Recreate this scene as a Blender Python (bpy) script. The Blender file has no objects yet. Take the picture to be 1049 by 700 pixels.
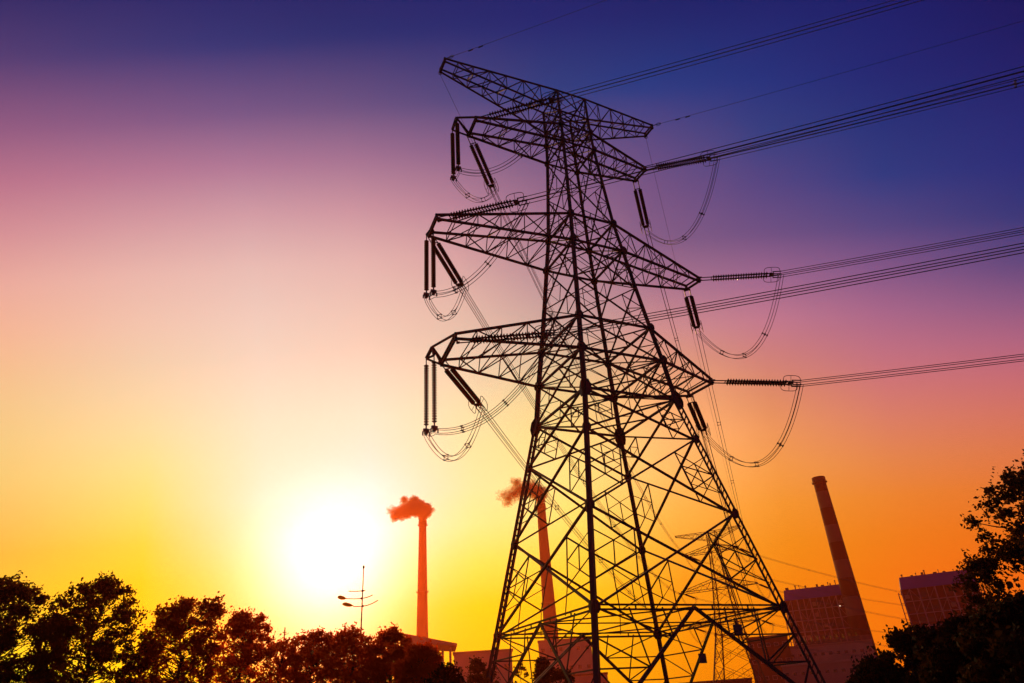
import bpy, math, random
import numpy as np
from mathutils import Vector, Matrix

SC = bpy.context.scene
COL = SC.collection
R = math.radians

# ---------------------------------------------------------------- camera
PITCH, ROLL, LENS = 28.512, -3.7924, 24.385
CAMZ = 1.6
cd = bpy.data.cameras.new('camera')
cd.lens = LENS; cd.sensor_width = 36.0; cd.sensor_fit = 'HORIZONTAL'
cd.clip_start = 0.1; cd.clip_end = 12000
cam = bpy.data.objects.new('camera', cd)
COL.objects.link(cam)
SC.camera = cam
_p, _r = R(PITCH), R(ROLL)
_f = Vector((0, math.cos(_p), math.sin(_p)))
_u0 = Vector((0, -math.sin(_p), math.cos(_p)))
_x0 = Vector((1, 0, 0))
_x = _x0 * math.cos(_r) + _u0 * math.sin(_r)
_u = _u0 * math.cos(_r) - _x0 * math.sin(_r)
m = Matrix((( _x.x, _u.x, -_f.x, 0), (_x.y, _u.y, -_f.y, 0), (_x.z, _u.z, -_f.z, CAMZ), (0, 0, 0, 1)))
cam.matrix_world = m

# ---------------------------------------------------------------- sky
SUN_AZ, SUN_EL = -15.54, 10.6      # degrees from +Y towards +X, and above the horizon
LK = [-36, -28, -20, -12, -4, 4, 12, 20, 28, 36, 44]      # degrees to the side of the view axis
EK = [0, 4, 8, 11, 14, 17, 20, 23, 26, 29, 32, 36, 40, 44, 48, 53, 58, 64, 72, 90, 130, 180]   # degrees up from the sunset horizon and over the zenith
SKY = [[[1.033,2.1623,0.0278],[1.0006,1.4262,0.0265],[0.9511,0.9485,0.0304],[0.8965,0.7276,0.0402],[0.8458,0.6239,0.0662],[0.8267,0.6597,0.1411],[0.8492,0.7078,0.216],[0.8631,0.6972,0.2676],[0.8722,0.6559,0.303],[0.8901,0.5897,0.3237],[0.8931,0.5243,0.3504],[0.827,0.4485,0.3793],[0.6607,0.3068,0.3378],[0.4935,0.1886,0.2826],[0.2856,0.1138,0.2394],[0.0808,0.0529,0.1821],[0.0063,0.0215,0.134],[0.0002,0.0072,0.0936],[0.0002,0.0016,0.0581],[0.0121,0.0163,0.062],[0.035,0.032,0.1],[0.05,0.038,0.1]],[[1.0399,1.3271,0.0002],[1.0202,1.0555,0.0002],[0.9952,0.8897,0.0002],[0.971,0.8256,0.0086],[0.9463,0.8238,0.0633],[0.9311,0.8743,0.1896],[0.9225,0.8841,0.3103],[0.8894,0.8302,0.4069],[0.8375,0.7516,0.4509],[0.822,0.6734,0.4631],[0.8384,0.6052,0.4721],[0.7975,0.5124,0.4544],[0.6457,0.3485,0.3874],[0.4596,0.2,0.3135],[0.2241,0.1084,0.2513],[0.0364,0.0445,0.187],[0.0002,0.0178,0.1365],[0.0002,0.0062,0.0961],[0.0002,0.0014,0.0604],[0.0121,0.0163,0.0631],[0.035,0.032,0.1],[0.05,0.038,0.1]],[[1.0209,0.8812,0.0002],[1.014,0.8426,0.0002],[1.0043,0.8577,0.0067],[0.9983,0.8987,0.1871],[0.9949,0.9468,0.5],[0.9903,0.9745,0.6985],[0.9762,0.9573,0.6863],[0.9304,0.9082,0.6603],[0.8445,0.8154,0.6197],[0.7955,0.7224,0.5799],[0.8015,0.6519,0.5575],[0.7707,0.5462,0.5018],[0.6298,0.3697,0.4184],[0.4191,0.2031,0.3324],[0.1683,0.1012,0.2557],[0.01,0.0366,0.188],[0.0002,0.0148,0.1368],[0.0002,0.0052,0.0967],[0.0002,0.0012,0.0613],[0.0121,0.0164,0.0637],[0.035,0.032,0.1],[0.05,0.038,0.1]],[[0.9957,0.6916,0.0002],[1.0005,0.7583,0.0002],[1.0025,0.8712,0.0174],[1.0025,0.9701,0.322],[1.0039,1.0004,0.7464],[1.0008,0.9792,0.8661],[0.9858,0.9518,0.7627],[0.9496,0.9209,0.6923],[0.8878,0.807,0.6155],[0.8314,0.6822,0.5404],[0.8018,0.6056,0.5107],[0.7482,0.4898,0.4655],[0.5897,0.3235,0.3859],[0.3577,0.1832,0.3122],[0.1262,0.0889,0.2367],[0.0013,0.0298,0.172],[0.0002,0.0119,0.1255],[0.0002,0.0042,0.0878],[0.0002,0.0009,0.0547],[0.0121,0.0164,0.0617],[0.035,0.032,0.1],[0.05,0.038,0.1]],[[0.9744,0.6225,0.0002],[0.9872,0.7279,0.0002],[1.0011,0.8727,0.004],[1.0109,0.9997,0.1242],[1.0206,1.0406,0.3526],[1.0199,0.9849,0.4537],[0.9795,0.9225,0.438],[0.8914,0.8468,0.4621],[0.7945,0.7198,0.4752],[0.7365,0.5933,0.4547],[0.7253,0.5132,0.4335],[0.6499,0.3842,0.3945],[0.4624,0.2414,0.3333],[0.2545,0.1412,0.279],[0.0695,0.0712,0.2238],[0.0002,0.0258,0.172],[0.0002,0.0107,0.1266],[0.0002,0.004,0.0888],[0.0002,0.0009,0.056],[0.0121,0.0164,0.0625],[0.035,0.032,0.1],[0.05,0.038,0.1]],[[0.9726,0.54,0.0016],[0.9875,0.6434,0.0016],[1.0213,0.7757,0.006],[1.0742,0.8877,0.0707],[1.1344,0.9543,0.1909],[1.1594,0.9375,0.2727],[1.0798,0.8467,0.2691],[0.9035,0.7237,0.2848],[0.7239,0.5821,0.3278],[0.5894,0.4434,0.3688],[0.4965,0.3331,0.3488],[0.3741,0.2209,0.3059],[0.2864,0.1523,0.2737],[0.1362,0.0972,0.2475],[0.0101,0.0523,0.2289],[0.0002,0.0215,0.1728],[0.0002,0.0094,0.1249],[0.0002,0.0035,0.0876],[0.0002,0.0009,0.0558],[0.0121,0.0163,0.0629],[0.035,0.032,0.1],[0.05,0.038,0.1]],[[0.943,0.3048,0.0007],[0.954,0.3717,0.0007],[0.9795,0.4339,0.008],[1.0503,0.4932,0.0337],[1.1466,0.565,0.0877],[1.2204,0.6074,0.1589],[1.1876,0.5825,0.2029],[0.9911,0.4857,0.2123],[0.7591,0.3739,0.2338],[0.6103,0.2921,0.3006],[0.4046,0.2023,0.296],[0.2057,0.1187,0.2574],[0.1565,0.0936,0.2475],[0.0859,0.0724,0.2384],[0.0005,0.0449,0.2425],[0.0002,0.0197,0.1616],[0.0002,0.0085,0.1035],[0.0002,0.0033,0.0711],[0.0002,0.0009,0.044],[0.0121,0.0162,0.0591],[0.035,0.032,0.1],[0.05,0.038,0.1]],[[1.0465,0.25,0.0007],[1.0497,0.2983,0.0022],[0.9836,0.3233,0.0053],[0.9463,0.3344,0.0122],[0.9538,0.3657,0.0354],[0.9437,0.3835,0.0824],[0.8776,0.3534,0.1244],[0.7413,0.288,0.1574],[0.6277,0.241,0.2231],[0.5336,0.2106,0.3009],[0.3484,0.1557,0.3006],[0.1402,0.0887,0.2494],[0.0712,0.0651,0.2446],[0.015,0.0511,0.2349],[0.0002,0.0329,0.2209],[0.0002,0.0177,0.1618],[0.0002,0.0086,0.1087],[0.0002,0.0038,0.0774],[0.0002,0.0012,0.0502],[0.0121,0.0163,0.0617],[0.035,0.032,0.1],[0.05,0.038,0.1]],[[1.1637,0.205,0.0031],[1.1564,0.2398,0.0061],[1.0598,0.2545,0.0095],[0.9732,0.2617,0.0147],[0.9125,0.2784,0.0357],[0.8268,0.2754,0.0881],[0.7414,0.2437,0.151],[0.6412,0.2041,0.2081],[0.526,0.1785,0.2582],[0.3863,0.1483,0.2865],[0.2272,0.1087,0.2726],[0.0702,0.0666,0.2404],[0.0058,0.0454,0.2355],[0.0002,0.0323,0.2077],[0.0002,0.0206,0.1814],[0.0002,0.013,0.1493],[0.0002,0.0071,0.1129],[0.0002,0.0034,0.0842],[0.0002,0.0012,0.0573],[0.0121,0.0164,0.0647],[0.035,0.032,0.1],[0.05,0.038,0.1]],[[1.1663,0.1596,0.0038],[1.1498,0.1853,0.0064],[1.0454,0.1983,0.0092],[0.9533,0.21,0.0155],[0.8742,0.2236,0.038],[0.7841,0.2222,0.0878],[0.6975,0.2005,0.1491],[0.5863,0.1708,0.2075],[0.4328,0.1451,0.2522],[0.2577,0.112,0.2599],[0.1126,0.0754,0.2367],[0.0123,0.0426,0.2113],[0.0002,0.0291,0.2104],[0.0002,0.0217,0.1838],[0.0002,0.0137,0.146],[0.0002,0.0078,0.104],[0.0002,0.0044,0.0779],[0.0002,0.002,0.0579],[0.0002,0.0006,0.0378],[0.0121,0.0163,0.0581],[0.035,0.032,0.1],[0.05,0.038,0.1]],[[1.1517,0.1233,0.0033],[1.1263,0.1426,0.0052],[1.0093,0.1514,0.0073],[0.9052,0.1596,0.013],[0.8171,0.1691,0.0332],[0.7257,0.168,0.0767],[0.628,0.1521,0.138],[0.5049,0.129,0.2007],[0.3465,0.1083,0.2464],[0.1868,0.0827,0.2533],[0.0706,0.0552,0.2297],[0.0036,0.0306,0.2023],[0.0002,0.0203,0.1933],[0.0002,0.0148,0.1637],[0.0002,0.0095,0.1275],[0.0002,0.0057,0.0916],[0.0002,0.0035,0.0707],[0.0002,0.0018,0.0547],[0.0002,0.0006,0.0369],[0.0121,0.0163,0.0581],[0.035,0.032,0.1],[0.05,0.038,0.1]]]

w = bpy.data.worlds.new('World'); SC.world = w; w.use_nodes = True
nt = w.node_tree; nt.nodes.clear()
def N(t, **k):
    n = nt.nodes.new(t)
    for a, b in k.items(): setattr(n, a, b)
    return n
def L(a, b): nt.links.new(a, b)
def M(op, a, b=None, c=None, clamp=False):
    n = N('ShaderNodeMath', operation=op); n.use_clamp = clamp
    for i, v in enumerate((a, b, c)):
        if v is None: continue
        if isinstance(v, (int, float)): n.inputs[i].default_value = v
        else: L(v, n.inputs[i])
    return n.outputs[0]
def DOT(a, v):
    n = N('ShaderNodeVectorMath', operation='DOT_PRODUCT'); L(a, n.inputs[0]); n.inputs[1].default_value = v
    return n.outputs['Value']
tc = N('ShaderNodeTexCoord')
nrm = N('ShaderNodeVectorMath', operation='NORMALIZE'); L(tc.outputs['Generated'], nrm.inputs[0])
D_ = nrm.outputs[0]
sa = R(SUN_AZ)
sep = N('ShaderNodeSeparateXYZ'); L(D_, sep.inputs[0])
el = M('MULTIPLY', M('ARCTAN2', sep.outputs['Z'], sep.outputs['Y']), 180 / math.pi)
lam = M('MULTIPLY', M('ARCSINE', sep.outputs['X']), 180 / math.pi)
tel = M('DIVIDE', el, 180.0, clamp=True)
def ramp(cols):
    n = N('ShaderNodeValToRGB'); cr = n.color_ramp; cr.interpolation = 'LINEAR'
    for i, (e, c) in enumerate(zip(EK, cols)):
        if i == 0: s = cr.elements[0]; s.position = 0
        elif i == 1: s = cr.elements[1]; s.position = e / 180
        else: s = cr.elements.new(e / 180)
        s.color = (c[0], c[1], c[2], 1)
    L(tel, n.inputs[0]); return n.outputs['Color']
def mixc(fac, a, b, mode='MIX'):
    n = N('ShaderNodeMix', data_type='RGBA', blend_type=mode)
    if isinstance(fac, (int, float)): n.inputs[0].default_value = fac
    else: L(fac, n.inputs[0])
    for s, v in ((6, a), (7, b)):
        if isinstance(v, tuple): n.inputs[s].default_value = v
        else: L(v, n.inputs[s])
    return n.outputs[2]
if SKY:
    acc = ramp(SKY[0])
    for k in range(1, len(LK)):
        t = M('DIVIDE', M('SUBTRACT', lam, float(LK[k - 1])), float(LK[k] - LK[k - 1]), clamp=True)
        acc = mixc(t, acc, ramp(SKY[k]))
else:
    rgb = N('ShaderNodeRGB'); rgb.outputs[0].default_value = (.4, .2, .15, 1); acc = rgb.outputs[0]
# the sun's own disc and the glare of the thick air around it
cs = DOT(D_, (math.sin(sa) * math.cos(R(SUN_EL)), math.cos(sa) * math.cos(R(SUN_EL)), math.sin(R(SUN_EL))))
th = M('MULTIPLY', M('ARCCOSINE', M('MINIMUM', cs, 1.0)), 180 / math.pi)
core = M('EXPONENT', M('MULTIPLY', M('POWER', M('DIVIDE', th, 4.9), 2.0), -1.0))
glow = N('ShaderNodeVectorMath', operation='SCALE'); glow.inputs[0].default_value = (1.25, 1.25, 1.3)
L(core, glow.inputs['Scale'])
acc = mixc(1.0, acc, glow.outputs[0], 'ADD')
bg1 = N('ShaderNodeBackground'); L(acc, bg1.inputs['Color']); bg1.inputs['Strength'].default_value = 1.0
sk = N('ShaderNodeTexSky'); sk.sky_type = 'NISHITA'; sk.sun_disc = False
sk.sun_elevation = R(SUN_EL); sk.sun_rotation = R(SUN_AZ); sk.air_density = 2; sk.dust_density = 4
bg2 = N('ShaderNodeBackground'); L(sk.outputs[0], bg2.inputs['Color']); bg2.inputs['Strength'].default_value = 0.0004
ad = N('ShaderNodeAddShader'); L(bg1.outputs[0], ad.inputs[0]); L(bg2.outputs[0], ad.inputs[1])
wo = N('ShaderNodeOutputWorld'); L(ad.outputs[0], wo.inputs['Surface'])
w.cycles.sampling_method = 'MANUAL'; w.cycles.sample_map_resolution = 512

# ---------------------------------------------------------------- sun and exposure
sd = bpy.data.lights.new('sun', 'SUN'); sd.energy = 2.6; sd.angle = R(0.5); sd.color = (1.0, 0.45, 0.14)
so = bpy.data.objects.new('sun', sd); COL.objects.link(so)
sv = Vector((math.sin(sa) * math.cos(R(SUN_EL)), math.cos(sa) * math.cos(R(SUN_EL)), math.sin(R(SUN_EL))))
so.rotation_euler = sv.to_track_quat('Z', 'Y').to_euler()
so.location = (-60, 220, 60)
SC.view_settings.view_transform = 'Standard'; SC.view_settings.look = 'None'
SC.view_settings.exposure = 0; SC.view_settings.gamma = 1; SC.view_settings.use_curve_mapping = False
SC.render.engine = 'CYCLES'
cy = SC.cycles
cy.use_denoising = True; cy.max_bounces = 4; cy.diffuse_bounces = 2; cy.glossy_bounces = 2
cy.transmission_bounces = 2; cy.volume_bounces = 0; cy.transparent_max_bounces = 32
cy.use_adaptive_sampling = True; cy.adaptive_threshold = 0.01
SC.render.filter_size = 1.3

# ---------------------------------------------------------------- helpers
def ray(px, py):
    """direction through a pixel of the 1049 x 700 photograph"""
    f = 710.557
    return (_f * f + _x * (px - 524.5) - _u * (py - 350)).normalized()
def at(px, py, D):
    d = ray(px, py); return d * (D / math.hypot(d.x, d.y)) + Vector((0, 0, CAMZ))
def mat(name, color, rough=0.7, metal=0.0, noise=0.0, scale=4.0, color2=None, transl=None, bump=0.0):
    mm = bpy.data.materials.new(name); mm.use_nodes = True
    t = mm.node_tree; b = t.nodes['Principled BSDF']
    b.inputs['Roughness'].default_value = rough; b.inputs['Metallic'].default_value = metal
    b.inputs['Base Color'].default_value = (*color, 1)
    if noise or color2:
        c = t.nodes.new('ShaderNodeTexCoord'); n = t.nodes.new('ShaderNodeTexNoise')
        n.inputs['Scale'].default_value = scale; n.inputs['Detail'].default_value = 6
        t.links.new(c.outputs['Object'], n.inputs['Vector'])
        r = t.nodes.new('ShaderNodeValToRGB')
        c2 = color2 or tuple(v * (1 - noise) for v in color)
        r.color_ramp.elements[0].position = .35; r.color_ramp.elements[1].position = .68
        r.color_ramp.elements[0].color = (*c2, 1); r.color_ramp.elements[1].color = (*color, 1)
        t.links.new(n.outputs['Fac'], r.inputs[0]); t.links.new(r.outputs[0], b.inputs['Base Color'])
        if bump:
            bp = t.nodes.new('ShaderNodeBump'); bp.inputs['Strength'].default_value = bump
            t.links.new(n.outputs['Fac'], bp.inputs['Height']); t.links.new(bp.outputs[0], b.inputs['Normal'])
    if transl:
        tr = t.nodes.new('ShaderNodeBsdfTranslucent'); tr.inputs[0].default_value = (*transl, 1)
        mx = t.nodes.new('ShaderNodeMixShader'); mx.inputs[0].default_value = .3
        t.links.new(b.outputs[0], mx.inputs[1]); t.links.new(tr.outputs[0], mx.inputs[2])
        t.links.new(mx.outputs[0], t.nodes['Material Output'].inputs['Surface'])
    return mm

class MB:
    def __init__(s): s.v = []; s.f = []
    def add(s, vs, fs):
        o = len(s.v); s.v += [tuple(q) for q in vs]; s.f += [tuple(i + o for i in f) for f in fs]
    def beam(s, a, b, wd, th=None, up=None):
        a = Vector(a); b = Vector(b); d = b - a
        if d.length < 1e-6: return
        d.normalize(); th = th or wd
        u = Vector(up) if up else (Vector((0, 0, 1)) if abs(d.z) < .9 else Vector((1, 0, 0)))
        x = d.cross(u).normalized(); y = x.cross(d).normalized()
        x *= wd / 2; y *= th / 2
        s.add([a - x - y, a + x - y, a + x + y, a - x + y, b - x - y, b + x - y, b + x + y, b - x + y],
              [(0, 3, 2, 1), (4, 5, 6, 7), (0, 1, 5, 4), (1, 2, 6, 5), (2, 3, 7, 6), (3, 0, 4, 7)])
    def angle(s, a, b, wd, n=(0, 0, 1)):
        """an L-section steel angle: two thin plates at a right angle"""
        a = Vector(a); b = Vector(b); d = (b - a)
        if d.length < 1e-6: return
        d.normalize(); u = Vector(n)
        if abs(d.dot(u)) > .95: u = Vector((1, 0, 0))
        x = d.cross(u).normalized(); y = x.cross(d).normalized(); t = wd * .16
        h = wd / 2
        prof = [(-h, -h), (h, -h), (h, -h + t), (-h + t, -h + t), (-h + t, h), (-h, h)]
        vs = [a + x * p + y * q for p, q in prof] + [b + x * p + y * q for p, q in prof]
        fs = [(i, (i + 1) % 6, (i + 1) % 6 + 6, i + 6) for i in range(6)] + [(5, 4, 3, 2, 1, 0), (6, 7, 8, 9, 10, 11)]
        s.add(vs, fs)
    def tube(s, pts, r, n=6, r2=None, cap=True):
        pts = [Vector(p) for p in pts]; k = len(pts); o = len(s.v)
        prev = None
        for i, p in enumerate(pts):
            d = (pts[min(i + 1, k - 1)] - pts[max(i - 1, 0)]).normalized()
            if prev is None:
                u = Vector((0, 0, 1)) if abs(d.z) < .9 else Vector((1, 0, 0))
                x = d.cross(u).normalized()
            else:
                x = (prev - d * prev.dot(d)).normalized()
            prev = x; y = d.cross(x)
            rr = r if r2 is None else r + (r2 - r) * i / (k - 1)
            for j in range(n):
                a = 2 * math.pi * j / n
                s.v.append(tuple(p + x * (rr * math.cos(a)) + y * (rr * math.sin(a))))
        for i in range(k - 1):
            for j in range(n):
                a = o + i * n + j; b = o + i * n + (j + 1) % n
                s.f.append((a, b, b + n, a + n))
        if cap:
            s.f.append(tuple(o + j for j in reversed(range(n)))); s.f.append(tuple(o + (k - 1) * n + j for j in range(n)))
    def lathe(s, prof, n=24, c=(0, 0, 0), axis='z'):
        o = len(s.v); c = Vector(c)
        for r, z in prof:
            for j in range(n):
                a = 2 * math.pi * j / n
                q = (r * math.cos(a), r * math.sin(a), z) if axis == 'z' else (z, r * math.cos(a), r * math.sin(a))
                s.v.append(tuple(c + Vector(q)))
        k = len(prof)
        for i in range(k - 1):
            for j in range(n):
                a = o + i * n + j; b = o + i * n + (j + 1) % n
                s.f.append((a, b, b + n, a + n))
        s.f.append(tuple(o + j for j in reversed(range(n)))); s.f.append(tuple(o + (k - 1) * n + j for j in range(n)))
    def box(s, x0, x1, y0, y1, z0, z1):
        s.add([(x0, y0, z0), (x1, y0, z0), (x1, y1, z0), (x0, y1, z0), (x0, y0, z1), (x1, y0, z1), (x1, y1, z1), (x0, y1, z1)],
              [(0, 3, 2, 1), (4, 5, 6, 7), (0, 1, 5, 4), (1, 2, 6, 5), (2, 3, 7, 6), (3, 0, 4, 7)])
    def prism(s, poly, d):
        """poly: list of 3-D points in a plane; d: thickness vector"""
        d = Vector(d); n = len(poly); P = [Vector(p) for p in poly]
        s.add([p - d / 2 for p in P] + [p + d / 2 for p in P],
              [tuple(reversed(range(n))), tuple(range(n, 2 * n))] + [(i, (i + 1) % n, (i + 1) % n + n, i + n) for i in range(n)])
    def build(s, name, m, parent=None, smooth=False):
        me = bpy.data.meshes.new(name); me.from_pydata(s.v, [], s.f); me.update()
        if smooth: me.polygons.foreach_set('use_smooth', [True] * len(me.polygons))
        me.materials.append(m)
        o = bpy.data.objects.new(name, me); COL.objects.link(o)
        if parent: o.parent = parent
        return o
def tag(o, label=None, cat=None, group=None, kind=None):
    if label: o['label'] = label
    if cat: o['category'] = cat
    if group: o['group'] = group
    if kind: o['kind'] = kind
    return o
def thing(name, label, cat, loc=(0, 0, 0), rz=0.0, group=None):
    o = bpy.data.objects.new(name, None); COL.objects.link(o); o.empty_display_size = .5
    o.location = loc; o.rotation_euler = (0, 0, rz)
    return tag(o, label, cat, group)
def kids(o): return [c for c in list(COL.objects) if c.parent == o]
def copy_tree(o, parent=None):
    c = o.copy(); COL.objects.link(c)
    if parent: c.parent = parent
    for ch in kids(o): copy_tree(ch, c)
    return c
def lerp(a, b, t): return Vector(a) + (Vector(b) - Vector(a)) * t

# ---------------------------------------------------------------- materials
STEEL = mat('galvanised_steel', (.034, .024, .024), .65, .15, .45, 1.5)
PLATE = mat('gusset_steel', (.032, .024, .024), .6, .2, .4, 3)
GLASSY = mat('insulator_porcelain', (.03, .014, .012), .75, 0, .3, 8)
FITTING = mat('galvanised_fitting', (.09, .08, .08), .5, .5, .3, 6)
WIRE = mat('weathered_aluminium_wire', (.10, .085, .08), .6, .3, .3, 2)
BARK = mat('bark', (.05, .035, .025), .9, 0, .5, 6, bump=.5)
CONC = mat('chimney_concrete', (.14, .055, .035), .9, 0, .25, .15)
EARTH = mat('dry_earth', (.06, .05, .035), 1, 0, 0, .05, color2=(.03, .045, .02))
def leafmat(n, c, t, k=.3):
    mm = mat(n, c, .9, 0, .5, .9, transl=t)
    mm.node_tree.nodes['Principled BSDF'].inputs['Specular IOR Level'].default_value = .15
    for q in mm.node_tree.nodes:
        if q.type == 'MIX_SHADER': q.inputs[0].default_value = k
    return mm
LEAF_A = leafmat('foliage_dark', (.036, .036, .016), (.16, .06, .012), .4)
LEAF_B = leafmat('foliage_flare_tint', (.085, .028, .012), (.85, .085, .010), .75)  # red flare around the sun put into the leaf colour
LEAF_D = leafmat('foliage_half_flare_tint', (.06, .03, .013), (.5, .075, .012), .6)  # weaker dose of the sun's red flare, tinted into the leaves
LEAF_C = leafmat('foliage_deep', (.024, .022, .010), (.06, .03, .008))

# ---------------------------------------------------------------- ground
g = MB(); n = 40; S = 1500
for i in range(n + 1):
    for j in range(n + 1):
        x = -S + 2 * S * i / n; y = -S + 2 * S * j / n
        d = math.hypot(x, y)
        g.v.append((x, y, 0 if d < 400 else .6 * math.sin(x * .011) * math.cos(y * .009)))
for i in range(n):
    for j in range(n):
        a = i * (n + 1) + j; g.f.append((a, a + n + 1, a + n + 2, a + 1))
tag(g.build('ground', EARTH), kind='structure')

# ---------------------------------------------------------------- lattice tower
LV = dict(R=(7.77, 8.09), N2=(15.09, 6.70), N1=(21.81, 5.36), K0=(25.71, 4.66), L3l=(29.77, 4.28), L3u=(33.39, 3.86),
          M=(38.09, 3.36), L2l=(42.81, 2.90), L2u=(46.48, 2.53), H=(51.9, 2.22), L1l=(57.22, 1.94), L1u=(59.91, 1.86),
          Tl=(61.99, 1.84), Tu=(65.3, 1.82))
FOOT = (0.25, 9.60)
SG = [(-1, 1), (-1, -1), (1, -1), (1, 1)]            # A far-inner, B near-inner, D near-outer, C far-outer
def cor(k, q):
    z, wd = LV[k] if isinstance(k, str) else k
    return Vector((SG[q][0] * wd, SG[q][1] * wd, z))
ORDER = ['R', 'N2', 'N1', 'K0', 'L3l', 'L3u', 'M', 'L2l', 'L2u', 'H', 'L1l', 'L1u', 'Tl', 'Tu']

def dbl(mb, a, b, wd, gap, n):
    """a pair of angles side by side with batten plates between"""
    a = Vector(a); b = Vector(b); d = (b - a); n = Vector(n); n = (n - d.normalized() * n.dot(d.normalized())).normalized() * gap / 2
    mb.beam(a + n, b + n, wd); mb.beam(a - n, b - n, wd)
    k = max(2, int(d.length / 3.0))
    for i in range(1, k):
        p = a + d * (i / k); mb.beam(p - n, p + n, wd * .7)

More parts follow.
